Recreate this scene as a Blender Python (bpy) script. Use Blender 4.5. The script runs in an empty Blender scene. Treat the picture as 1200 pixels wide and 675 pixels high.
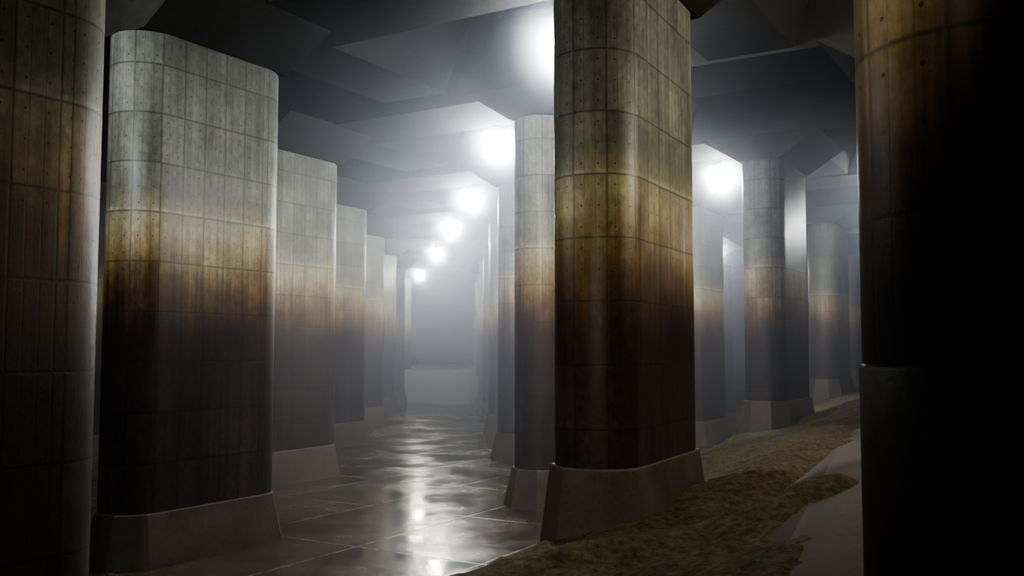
import bpy, bmesh, math
from mathutils import Vector, noise, Matrix

scene = bpy.context.scene
ANG = math.radians(31)
AX = Vector((math.sin(ANG), math.cos(ANG), 0))
PX = Vector((math.cos(ANG), -math.sin(ANG), 0))
CAM_H = 7.0
TOP = 17.6

# ------------------------------------------------------------ node helper
class NT:
    def __init__(s, name):
        s.mat = bpy.data.materials.new(name); s.mat.use_nodes = True
        s.t = s.mat.node_tree; s.t.nodes.clear()
        s.out = s.t.nodes.new('ShaderNodeOutputMaterial')
    def n(s, typ, **kw):
        nd = s.t.nodes.new(typ)
        for k, v in kw.items(): setattr(nd, k, v)
        return nd
    def l(s, a, b): s.t.links.new(a, b)
    def m(s, op, a, b=None, c=None, clamp=False):
        nd = s.n('ShaderNodeMath', operation=op); nd.use_clamp = clamp
        for i, v in enumerate((a, b, c)):
            if v is None: continue
            if hasattr(v, 'links'): s.l(v, nd.inputs[i])
            else: nd.inputs[i].default_value = v
        return nd.outputs[0]
    def mix(s, f, a, b, mode='MIX'):
        nd = s.n('ShaderNodeMix', data_type='RGBA', blend_type=mode)
        for sock, v in ((nd.inputs[0], f), (nd.inputs[6], a), (nd.inputs[7], b)):
            if hasattr(v, 'links'): s.l(v, sock)
            elif isinstance(v, (int, float)): sock.default_value = v
            else: sock.default_value = (*v, 1)
        return nd.outputs[2]
    def noise(s, vec, scale, detail=4, rough=0.55):
        nd = s.n('ShaderNodeTexNoise'); nd.inputs['Scale'].default_value = scale
        nd.inputs['Detail'].default_value = detail; nd.inputs['Roughness'].default_value = rough
        if vec is not None: s.l(vec, nd.inputs['Vector'])
        return nd.outputs[0]
    def vscale(s, vec, sc):
        nd = s.n('ShaderNodeVectorMath', operation='MULTIPLY'); s.l(vec, nd.inputs[0])
        nd.inputs[1].default_value = sc; return nd.outputs[0]
    def ramp(s, f, stops):
        nd = s.n('ShaderNodeValToRGB'); s.l(f, nd.inputs[0]); e = nd.color_ramp.elements
        while len(e) > 1: e.remove(e[-1])
        e[0].position = stops[0][0]; e[0].color = (*stops[0][1], 1)
        for p, c in stops[1:]:
            x = e.new(p); x.color = (*c, 1)
        return nd.outputs[0]
    def bsdf(s, col, rough=0.6, bump=None, bstr=0.3, bdist=0.02, spec=0.5, coat=0):
        b = s.n('ShaderNodeBsdfPrincipled')
        for k, v in (('Base Color', col), ('Roughness', rough), ('Specular IOR Level', spec)):
            if hasattr(v, 'links'): s.l(v, b.inputs[k])
            elif isinstance(v, tuple): b.inputs[k].default_value = (*v, 1)
            else: b.inputs[k].default_value = v
        if bump is not None:
            bn = s.n('ShaderNodeBump'); bn.inputs['Strength'].default_value = bstr
            bn.inputs['Distance'].default_value = bdist
            s.l(bump, bn.inputs['Height']); s.l(bn.outputs[0], b.inputs['Normal'])
        s.l(b.outputs[0], s.out.inputs[0])
        return b

def line(t, coord, period, width, off=0.0):
    """1 on a thin joint, 0 elsewhere (coord in metres)"""
    f = t.m('FRACT', t.m('ADD', t.m('DIVIDE', coord, period), off))
    d = t.m('ABSOLUTE', t.m('SUBTRACT', f, 0.5))
    d = t.m('MULTIPLY', t.m('SUBTRACT', 0.5, d), period)
    return t.m('SUBTRACT', 1.0, t.m('DIVIDE', d, width, clamp=True), clamp=True), f

# ------------------------------------------------------------ materials
def mat_shaft():
    t = NT('stained_pillar_concrete')
    uv = t.n('ShaderNodeUVMap').outputs[0]
    sx = t.n('ShaderNodeSeparateXYZ'); t.l(uv, sx.inputs[0]); u, v = sx.outputs[0], sx.outputs[1]
    geo = t.n('ShaderNodeNewGeometry').outputs['Position']
    sp = t.n('ShaderNodeSeparateXYZ'); t.l(geo, sp.inputs[0]); z = sp.outputs[2]
    oi = t.n('ShaderNodeObjectInfo').outputs['Random']
    comb = t.n('ShaderNodeCombineXYZ'); t.l(u, comb.inputs[0]); t.l(v, comb.inputs[1])
    t.l(t.m('MULTIPLY', oi, 37.0), comb.inputs[2]); uvw = comb.outputs[0]
    streak = t.noise(t.vscale(uvw, (3.6, 0.12, 1)), 1.0, 6, 0.66)
    blot = t.noise(t.vscale(uvw, (0.7, 0.6, 1)), 1.0, 7, 0.62)
    fine = t.noise(t.vscale(uvw, (6, 4, 1)), 1.0, 7, 0.78)
    zz = t.m('ADD', z, t.m('MULTIPLY', t.m('SUBTRACT', streak, 0.5), 1.8))
    zz = t.m('ADD', zz, t.m('MULTIPLY', t.m('SUBTRACT', blot, 0.5), 1.8))
    st = [(0, (.085, .067, .062)), (5.0, (.060, .047, .045)), (6.8, (.040, .029, .025)), (7.6, (.044, .025, .017)),
          (8.3, (.075, .038, .017)), (9.2, (.155, .088, .030)), (10.2, (.29, .21, .095)), (11.2, (.37, .315, .19)),
          (11.7, (.28, .255, .175)), (12.2, (.175, .176, .132)), (15, (.17, .172, .14)), (18, (.14, .142, .122))]
    col = t.ramp(t.m('DIVIDE', zz, 18.0), [(p / 18, c) for p, c in st])
    wl = t.m('SUBTRACT', 1.0, t.m('DIVIDE', t.m('ABSOLUTE', t.m('SUBTRACT', z, 11.62)), 0.10, clamp=True), clamp=True)
    col = t.mix(t.m('MULTIPLY', wl, 0.35), col, (.52, .47, .35))
    pu = t.m('FLOOR', t.m('DIVIDE', u, 0.9)); pv = t.m('FLOOR', t.m('DIVIDE', v, 1.65))
    wn = t.n('ShaderNodeTexWhiteNoise', noise_dimensions='3D')
    cc = t.n('ShaderNodeCombineXYZ'); t.l(pu, cc.inputs[0]); t.l(pv, cc.inputs[1]); t.l(oi, cc.inputs[2]); t.l(cc.outputs[0], wn.inputs[0])
    tone = t.m('ADD', 0.82, t.m('MULTIPLY', wn.outputs[0], 0.32))
    tone = t.m('MULTIPLY', tone, t.m('ADD', 0.35, t.m('MULTIPLY', streak, 1.3)))
    tone = t.m('MULTIPLY', tone, t.m('ADD', 0.25, t.m('MULTIPLY', fine, 1.5)))
    tone = t.m('MULTIPLY', tone, t.m('ADD', 0.3, t.m('MULTIPLY', blot, 1.4)))
    tc = t.n('ShaderNodeCombineColor')
    for i in range(3): t.l(tone, tc.inputs[i])
    col = t.mix(1.0, col, tc.outputs[0], 'MULTIPLY')
    hv, _ = line(t, v, 1.65, 0.045)
    vv, fu = line(t, u, 0.9, 0.042)
    v2, _ = line(t, u, 0.3, 0.020)
    joint = t.m('MAXIMUM', hv, t.m('MULTIPLY', vv, 0.9)); joint = t.m('MAXIMUM', joint, t.m('MULTIPLY', v2, 0.5))
    fu2 = t.m('MULTIPLY', t.m('SUBTRACT', t.m('FRACT', t.m('DIVIDE', u, 0.45)), 0.5), 0.45)
    fv2 = t.m('MULTIPLY', t.m('SUBTRACT', t.m('FRACT', t.m('DIVIDE', v, 0.55)), 0.5), 0.55)
    dd = t.m('SQRT', t.m('ADD', t.m('POWER', t.m('ABSOLUTE', fu2), 2.0), t.m('POWER', t.m('ABSOLUTE', fv2), 2.0)))
    hole = t.m('LESS_THAN', dd, 0.026)
    dark = t.m('MAXIMUM', t.m('MULTIPLY', joint, 0.68), t.m('MULTIPLY', hole, 0.7))
    col = t.mix(dark, col, (.03, .022, .015))
    h = t.m('SUBTRACT', t.m('MULTIPLY', fine, 0.6), t.m('MULTIPLY', t.m('ADD', joint, hole), 0.22))
    rough = t.m('ADD', 0.28, t.m('MULTIPLY', fine, 0.4))
    t.bsdf(col, rough, h, 0.5, 0.02, 0.42)
    return t.mat

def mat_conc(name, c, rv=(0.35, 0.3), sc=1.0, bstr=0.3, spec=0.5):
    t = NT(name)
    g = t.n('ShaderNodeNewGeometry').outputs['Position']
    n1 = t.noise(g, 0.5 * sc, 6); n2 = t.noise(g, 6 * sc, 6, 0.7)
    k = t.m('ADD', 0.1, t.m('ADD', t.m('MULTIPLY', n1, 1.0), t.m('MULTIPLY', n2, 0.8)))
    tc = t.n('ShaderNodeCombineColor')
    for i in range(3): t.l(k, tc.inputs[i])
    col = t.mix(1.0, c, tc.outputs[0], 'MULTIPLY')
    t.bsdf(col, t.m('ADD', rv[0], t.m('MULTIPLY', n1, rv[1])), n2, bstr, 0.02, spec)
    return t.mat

def mat_floor():
    t = NT('wet_floor_concrete')
    g = t.n('ShaderNodeNewGeometry').outputs['Position']
    mp = t.n('ShaderNodeMapping'); mp.inputs['Rotation'].default_value = (0, 0, ANG); t.l(g, mp.inputs[0])
    sx = t.n('ShaderNodeSeparateXYZ'); t.l(mp.outputs[0], sx.inputs[0])
    l1, _ = line(t, sx.outputs[0], 5.3, 0.07, 0.2); l2, _ = line(t, sx.outputs[1], 7.1, 0.07, 0.3)
    n1 = t.noise(g, 0.30, 7, 0.62); n2 = t.noise(g, 2.2, 7, 0.7); n3 = t.noise(g, 0.9, 6, 0.65)
    j = t.m('MULTIPLY', t.m('MAXIMUM', l1, l2), t.ramp(n3, [(0.32, (0.25, 0.25, 0.25)), (0.55, (1, 1, 1))]))
    pud = t.ramp(n1, [(0.40, (0, 0, 0)), (0.59, (1, 1, 1))])
    silt = t.ramp(n3, [(0.45, (0, 0, 0)), (0.72, (1, 1, 1))])
    col = t.mix(pud, (.105, .086, .060), (.065, .053, .038))
    col = t.mix(t.m('MULTIPLY', silt, 0.5), col, (.14, .112, .075))
    col = t.mix(t.m('MULTIPLY', j, 0.6), col, (.36, .29, .19))
    rough = t.m('SUBTRACT', t.m('ADD', 0.16, t.m('MULTIPLY', n2, 0.18)), t.m('MULTIPLY', pud, 0.15))
    rough = t.m('ADD', rough, t.m('MULTIPLY', silt, 0.08))
    rough = t.m('ADD', rough, t.m('MULTIPLY', j, 0.25))
    bh = t.m('ADD', t.m('MULTIPLY', n2, t.m('SUBTRACT', 1.0, t.m('MULTIPLY', pud, 0.75))), t.m('MULTIPLY', silt, 0.3))
    t.bsdf(col, rough, bh, 0.22, 0.02)
    return t.mat

def mat_sand():
    t = NT('wet_silt_sand')
    g = t.n('ShaderNodeNewGeometry').outputs['Position']
    n1 = t.noise(g, 0.5, 5); n2 = t.noise(g, 4, 8, 0.85); n3 = t.noise(g, 30, 3, 0.8)
    col = t.mix(n1, (.19, .148, .078), (.37, .30, .16))
    col = t.mix(t.ramp(n2, [(0.38, (1, 1, 1)), (0.62, (0, 0, 0))]), col, (.085, .064, .036))
    t.bsdf(col, 0.85, t.m('ADD', n2, t.m('MULTIPLY', n3, 0.4)), 1.0, 0.18, 0.3)
    return t.mat

def mat_emit(name, c, s):
    t = NT(name); e = t.n('ShaderNodeEmission'); e.inputs[0].default_value = (*c, 1); e.inputs[1].default_value = s
    t.l(e.outputs[0], t.out.inputs[0]); return t.mat

M_SH = mat_shaft()
M_PL = mat_conc('plinth_concrete', (.125, .100, .080), (0.4, 0.3), 1.4)
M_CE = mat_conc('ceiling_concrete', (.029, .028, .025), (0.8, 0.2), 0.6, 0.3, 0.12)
M_WA = mat_conc('wall_concrete', (.16, .16, .155), (0.5, 0.3), 0.5)
M_RA = mat_conc('ramp_concrete', (.080, .062, .048), (0.6, 0.3))
M_FL = mat_floor(); M_SA = mat_sand()
M_LE = mat_emit('lamp_lens', (0.95, 0.97, 1.0), 520)
M_LD = mat_emit('lamp_lens_dim', (0.98, 0.95, 0.87), 40)
t = NT('lamp_housing_metal'); b = t.bsdf((.08, .08, .085), 0.4); b.inputs['Metallic'].default_value = 0.8; M_HO = t.mat
# mist shell added round the bright lamps to give their soft glow
t = NT('lamp_glow_mist')
tco = t.n('ShaderNodeTexCoord').outputs['Object']
ln = t.n('ShaderNodeVectorMath', operation='LENGTH'); t.l(tco, ln.inputs[0])
fall = t.m('SUBTRACT', 1.0, t.m('DIVIDE', ln.outputs['Value'], 2.7), clamp=True)
den = t.m('MULTIPLY', t.m('POWER', fall, 2.5), 0.45)
vs = t.n('ShaderNodeVolumeScatter'); vs.inputs['Color'].default_value = (.92, .95, 1, 1); vs.inputs['Anisotropy'].default_value = 0.5
t.l(den, vs.inputs['Density']); t.l(vs.outputs[0], t.out.inputs['Volume']); M_LM = t.mat

# ------------------------------------------------------------ helpers
def obj(name, verts, faces, mats, fmat=None, uvs=None, smooth=None):
    me = bpy.data.meshes.new(name); me.from_pydata([tuple(v) for v in verts], [], faces)
    for m in mats: me.materials.append(m)
    if fmat:
        for p, k in zip(me.polygons, fmat): p.material_index = k
    if uvs:
        ul = me.uv_layers.new(name='UVMap')
        for p, uvf in zip(me.polygons, uvs):
            for li, c in zip(p.loop_indices, uvf): ul.data[li].uv = c
    if smooth:
        for p, k in zip(me.polygons, smooth): p.use_smooth = k
    o = bpy.data.objects.new(name, me); scene.collection.objects.link(o); return o

def stadium(R, L, seg, octo=False):
    pts = []
    for e in (0, 1):
        for i in range(seg + 1):
            a = (math.pi * i / seg) + (0 if e == 0 else math.pi)
            pts.append((R * math.cos(a), (L / 2 if e == 0 else -L / 2) + R * math.sin(a)))
    return pts

R, LS = 1.2, 4.45
def pillar(cx, cy, shoulder=1.72, base=0.0, flare=0.36, rot=None, top=TOP, s2=4):
    seg = 20
    P = stadium(R, LS, seg); n = len(P)
    per = [0.0]
    for i in range(n):
        a, b_ = P[i], P[(i + 1) % n]; per.append(per[-1] + math.hypot(b_[0] - a[0], b_[1] - a[1]))
    V, F, UV, FM, SM = [], [], [], [], []
    zs = [shoulder - 0.02, top - 0.06]
    for z in zs: V += [(x, y, z) for x, y in P]
    Pt = stadium(R - 0.06, LS, seg); V += [(x, y, top) for x, y in Pt]
    zz = zs + [top]
    for k in range(2):
        for i in range(n):
            j = (i + 1) % n
            F.append((k * n + i, k * n + j, (k + 1) * n + j, (k + 1) * n + i))
            UV.append([(per[i], zz[k]), (per[i + 1], zz[k]), (per[i + 1], zz[k + 1]), (per[i], zz[k + 1])])
            FM.append(0); SM.append(True)
    F.append(tuple(range(2 * n, 3 * n))); UV.append([(0, top)] * n); FM.append(0); SM.append(False)
    # faceted flared plinth
    def plr(r):   # circumscribed so that the shaft stays inside
        rr = r / math.cos(math.pi / s2 / 2)
        q = []
        for e in (0, 1):
            for i in range(s2):
                a = math.pi * (i + 0.5) / s2 + (0 if e == 0 else math.pi)
                q.append((rr * math.cos(a), (LS / 2 if e == 0 else -LS / 2) + rr * math.sin(a)))
        return q
    rings = [(R + 0.0, shoulder), (R + 0.03, shoulder - 0.05), (R + 0.03 + flare, base)]
    off = len(V); m = 2 * s2
    for r, z in rings: V += [(x, y, z) for x, y in plr(r)]
    for k in range(2):
        for i in range(m):
            j = (i + 1) % m
            F.append((off + (k + 1) * m + i, off + (k + 1) * m + j, off + k * m + j, off + k * m + i))
            UV.append([(0, 0)] * 4); FM.append(1); SM.append(s2 > 8)
    F.append(tuple(off + i for i in range(m))); UV.append([(0, 0)] * m); FM.append(1); SM.append(False)
    F.append(tuple(off + 2 * m + i for i in reversed(range(m)))); UV.append([(0, 0)] * m); FM.append(1); SM.append(False)
    o = obj('concrete_pillar', V, F, [M_SH, M_PL], FM, UV, SM)
    rr = ANG if rot is None else rot
    c = Vector((cx, cy, 0)) + Vector((math.sin(rr), math.cos(rr), 0)) * (LS / 2)
    o.location = c; o.rotation_euler = (0, 0, -rr)
    return c

# ------------------------------------------------------------ terrain
E0 = Vector((-1.0, 28.5)); ED = Vector((.371, .928)); EN = Vector((.928, -.371))
def sm(x, a, b):
    x = max(0, min(1, (x - a) / (b - a))); return x * x * (3 - 2 * x)
def bank(d):
    if d < 4: return 2.5 * (0.25 * sm(d, 0, 4) + 0.75 * d / 4)
    if d < 10: return 2.5 + 1.3 * (d - 4) / 6
    return 3.8 + 0.34 * (d - 10)
def dist(x, y): return (Vector((x, y)) - E0).dot(EN)
def segd(x, y, a, b):
    a, b, p = Vector(a), Vector(b), Vector((x, y)); t_ = max(0, min(1, (p - a).dot(b - a) / (b - a).length_squared))
    return (p - a - (b - a) * t_).length
def sand_h(x, y, d):
    h = bank(min(d, 10.0)) + 0.10 * (d - 10 if d > 10 else 0)
    h += 0.30 * noise.noise(Vector((x * 0.16, y * 0.16, 3))) * sm(d, 0, 3)
    h += 0.18 * noise.noise(Vector((x * 0.6, y * 0.6, 9))) + 0.10 * noise.noise(Vector((x * 2.0, y * 2.0, 1)))
    h += 0.04 * noise.noise(Vector((x * 6, y * 6, 1)))
    r = segd(x, y, (-1.5, 17.5), (7.0, 21.2)); h += 0.50 * math.exp(-(r / 0.9) ** 2)
    r = segd(x, y, (3.0, 21.2), (11.5, 30)); h -= 0.55 * math.exp(-(r / 1.1) ** 2)
    r = segd(x, y, (8, 29), (22, 58)); h += 0.4 * math.exp(-(r / 1.8) ** 2)
    return h - 0.12

# pillars lattice
U = Vector((-1.03, 17.7))
A1 = Vector((-12.5, 31.65)); B1 = Vector((2.34, 25.2)); C1 = Vector((14.3, 52.8))
V2 = Vector((14.2, -8.6))
centers = []
def place(p, **k):
    centers.append(pillar(p.x, p.y, **k))
place(A1 - U + Vector((0.0, 0)))
for n in range(0, 8): place(A1 + U * n)
place(B1, shoulder=3.98, base=1.9, flare=0.26, rot=math.radians(28))
for n in range(1, 8): place(B1 + U * n)
place(Vector((4.70, 9.2)), shoulder=6.86, base=3.6, flare=0.0, s2=16)
def bp(p):
    d = dist(p.x + 1.2, p.y + 2); 
    if d < -3: return {}
    s = bank(max(d, 0)) ; return dict(shoulder=max(1.72, s + 1.45), base=max(0, s - 0.6))
place(C1, shoulder=4.2, base=2.0)
place(C1 - U, **bp(C1 - U))
for n in range(1, 6): place(C1 + U * n, **bp(C1 + U * n))
D1 = C1 + V2
for n in range(0, 6): place(D1 + U * n, **bp(D1 + U * n))
E1 = D1 + V2
for n in range(2, 6): place(E1 + U * n, **bp(E1 + U * n))
Z1 = A1 - V2
for n in range(-1, 5): place(Z1 + U * n)

# ------------------------------------------------------------ ceiling: chamfered beam grid & haunches (one mesh)
V, F = [], []
def prism(c, a0, a1, p0, p1, z0, z1):
    """frustum in pillar axes; bottom half sizes (a0,p0), top half sizes (a1,p1)"""
    k = len(V)
    for (ha, hp, z) in ((a0, p0, z0), (a1, p1, z1)):
        for sa, sp in ((-1, -1), (1, -1), (1, 1), (-1, 1)):
            q = c + AX * (sa * ha) + PX * (sp * hp); V.append((q.x, q.y, z))
    for f in ((0, 1, 2, 3), (7, 6, 5, 4), (0, 4, 5, 1), (1, 5, 6, 2), (2, 6, 7, 3), (3, 7, 4, 0)):
        F.append(tuple(k + i for i in f))
SL = 22.4
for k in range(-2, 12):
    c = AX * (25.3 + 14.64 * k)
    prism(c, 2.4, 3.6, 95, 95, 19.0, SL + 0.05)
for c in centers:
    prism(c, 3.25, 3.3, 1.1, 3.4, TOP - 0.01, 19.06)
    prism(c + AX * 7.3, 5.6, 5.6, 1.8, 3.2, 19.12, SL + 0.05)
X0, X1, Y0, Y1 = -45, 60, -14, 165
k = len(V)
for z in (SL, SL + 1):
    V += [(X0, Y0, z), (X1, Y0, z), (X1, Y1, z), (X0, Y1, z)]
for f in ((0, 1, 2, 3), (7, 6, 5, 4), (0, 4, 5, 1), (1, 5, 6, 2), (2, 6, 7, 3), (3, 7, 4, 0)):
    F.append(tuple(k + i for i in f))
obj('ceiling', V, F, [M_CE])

def box(name, x0, x1, y0, y1, z0, z1, m):
    V = [(x, y, z) for z in (z0, z1) for x, y in ((x0, y0), (x1, y0), (x1, y1), (x0, y1))]
    return obj(name, V, [(3, 2, 1, 0), (4, 5, 6, 7), (0, 1, 5, 4), (1, 2, 6, 5), (2, 3, 7, 6), (3, 0, 4, 7)], [m])
box('floor', X0, X1, Y0, Y1, -1, 0, M_FL)
box('wall_left', X0 - 1, X0, Y0, Y1, -1, SL + 1, M_WA)
box('wall_right', X1, X1 + 1, Y0, Y1, -1, SL + 1, M_WA)
box('wall_back', X0 - 1, X1 + 1, Y1, Y1 + 1, -1, SL + 1, M_WA)
box('wall_front', X0 - 1, X1 + 1, Y0 - 1, Y0, -1, SL + 1, M_WA)

# sand bank
V, F = [], []
ts = []; tt = -32.0
while tt < 120: ts.append(tt); tt += 0.16 if -14 < tt < 8 else 0.45
ds = [-0.8 + 0.16 * i for i in range(90)]
for t_ in ts:
    for d in ds:
        p = E0 + ED * t_ + EN * (d + 0.5 * noise.noise(Vector((t_ * 0.2, 0, 0))) + 0.25 * noise.noise(Vector((t_ * 0.9, 4, 0))))
        V.append((p.x, p.y, sand_h(p.x, p.y, d)))
nd = len(ds)
for i in range(len(ts) - 1):
    for j in range(nd - 1):
        F.append((i * nd + j, i * nd + j + 1, (i + 1) * nd + j + 1, (i + 1) * nd + j))
obj('sand_bank', V, F, [M_SA], None, None, [True] * len(F))

# concrete ramp rising on the right
V, F = [], []
dl = [8.6, 9.9, 10.0, 24, 46]
tl = [-30 + 4 * i for i in range(41)]
for t_ in tl:
    for d in dl:
        p = E0 + ED * t_ + EN * d
        z = (bank(d) if d >= 10 else (3.8 if d > 9.5 else 3.0))
        if d > 24: z = bank(24)
        V.append((min(p.x, X1 - 0.01), max(min(p.y, Y1 - 0.01), Y0 + 0.01), z))
nd = len(dl)
for i in range(len(tl) - 1):
    for j in range(nd - 1):
        F.append((i * nd + j, i * nd + j + 1, (i + 1) * nd + j + 1, (i + 1) * nd + j))
obj('concrete_ramp', V, F, [M_RA])

# far embankment
V, F = [], []
for i in range(30):
    x = -34 + i * 1.9
    for y, z in ((122, -0.3), (127, 1.2 ), (134, 4.0), (164.5, 4.6)):
        V.append((x, y + 4 * noise.noise(Vector((x * .1, 0, 0))) if y < 160 else y, z))
for i in range(29):
    for j in range(3): F.append((i * 4 + j, (i + 1) * 4 + j, (i + 1) * 4 + j + 1, i * 4 + j + 1))
obj('concrete_embankment', V, F, [M_WA])

# ------------------------------------------------------------ lamps
def lamp(x, y, z=18.15, power=9000, col=(0.88, 0.93, 1.0), r=0.45, dim=False):
    e = bpy.data.objects.new('ceiling_floodlight', None); scene.collection.objects.link(e); e.location = (x, y, z)
    bm = bmesh.new()
    bmesh.ops.create_cone(bm, cap_ends=True, segments=24, radius1=0.45, radius2=0.18, depth=0.35, matrix=Matrix.Translation((0, 0, 0.58)))
    bmesh.ops.create_cone(bm, cap_ends=True, segments=12, radius1=0.05, radius2=0.05, depth=SL - z - 0.7, matrix=Matrix.Translation((0, 0, 0.7 + (SL - z - 0.7) / 2)))
    me = bpy.data.meshes.new('housing'); bm.to_mesh(me); bm.free(); me.materials.append(M_HO)
    h = bpy.data.objects.new('housing', me); scene.collection.objects.link(h); h.parent = e
    bm = bmesh.new(); bmesh.ops.create_uvsphere(bm, u_segments=20, v_segments=12, radius=r)
    me = bpy.data.meshes.new('bulb'); bm.to_mesh(me); bm.free(); me.materials.append(M_LD if dim else M_LE)
    for p in me.polygons: p.use_smooth = True
    h = bpy.data.objects.new('bulb', me); scene.collection.objects.link(h); h.parent = e
    if not dim:
        bm = bmesh.new(); bmesh.ops.create_icosphere(bm, subdivisions=3, radius=2.7)  # scattering sphere added for the halo round the bulb
        me = bpy.data.meshes.new('lamp_glow_shell'); bm.to_mesh(me); bm.free(); me.materials.append(M_LM)
        h = bpy.data.objects.new('lamp_glow_shell', me); scene.collection.objects.link(h); h.parent = e
    ld = bpy.data.lights.new('lamp_light', 'POINT'); ld.energy = power; ld.color = col; ld.shadow_soft_size = 0.2
    lo = bpy.data.objects.new('lamp_light', ld); scene.collection.objects.link(lo); lo.parent = e; lo.location = (0, 0, -0.7)
    return e

LP = 1000
for i, (x, y) in enumerate(((1.95, 33.5), (-0.7, 50), (-3.0, 68), (-5.6, 85), (-8.6, 107), (-13.6, 138))):
    lamp(x, y, power=LP)
for (x, y) in ((13.4, 59.5), (22.5, 104), (26.5, 64)):
    lamp(x, y, power=LP)
lamp(-14.0, 24.5, power=1900, dim=True)
lamp(15.2, 25.5, power=3400, dim=True, col=(1.0, 0.92, 0.76))

# unseen spot added high above the viewer to brighten the near pillars
def spot(x, y, z, target, power, col, ang):
    e = bpy.data.objects.new('fill_spot', None); scene.collection.objects.link(e); e.location = (x, y, z)
    e.rotation_euler = (Vector(target) - Vector((x, y, z))).to_track_quat('-Z', 'Y').to_euler()
    bm = bmesh.new(); bmesh.ops.create_cone(bm, cap_ends=False, segments=24, radius1=0.35, radius2=0.2, depth=0.5, matrix=Matrix.Translation((0, 0, 0.1)))
    bmesh.ops.create_cone(bm, cap_ends=True, segments=24, radius1=0.2, radius2=0.18, depth=0.1, matrix=Matrix.Translation((0, 0, 0.4)))
    me = bpy.data.meshes.new('housing'); bm.to_mesh(me); bm.free(); me.materials.append(M_HO)
    h = bpy.data.objects.new('housing', me); scene.collection.objects.link(h); h.parent = e
    ld = bpy.data.lights.new('lamp_light', 'SPOT'); ld.energy = power; ld.color = col; ld.shadow_soft_size = 0.2
    ld.spot_size = math.radians(ang); ld.spot_blend = 0.9
    lo = bpy.data.objects.new('lamp_light', ld); scene.collection.objects.link(lo); lo.parent = e; lo.location = (0, 0, -0.2)
spot(-2.5, 0.0, 16.5, (2.0, 26, 6.6), 7200, (1.0, 0.93, 0.78), 61)

# ------------------------------------------------------------ mist
o = box('mist', X0 + .1, X1 - .1, 29.5, Y1 - .1, 0.02, SL - 0.02, None)
t = NT('mist_volume')
vs = t.n('ShaderNodeVolumeScatter'); vs.inputs['Color'].default_value = (.79, .83, .97, 1)
vs.inputs['Density'].default_value = 0.0108; vs.inputs['Anisotropy'].default_value = 0.6
t.l(vs.outputs[0], t.out.inputs['Volume'])
o.data.materials.clear(); o.data.materials.append(t.mat)

# ------------------------------------------------------------ world, camera
w = bpy.data.worlds.new('world'); scene.world = w; w.use_nodes = True
w.node_tree.nodes['Background'].inputs[0].default_value = (0.01, 0.011, 0.014, 1); w.node_tree.nodes['Background'].inputs[1].default_value = 0.1
try:
    scene.view_settings.look = 'AgX - High Contrast'
except Exception: pass
cd = bpy.data.cameras.new('camera'); cd.sensor_width = 36; cd.lens = 33.0; cd.clip_end = 500; cd.clip_start = 0.1
co = bpy.data.objects.new('camera', cd); scene.collection.objects.link(co)
co.location = (0, 0, CAM_H); co.rotation_euler = (math.radians(90 + 3.77), 0, 0)
scene.camera = co
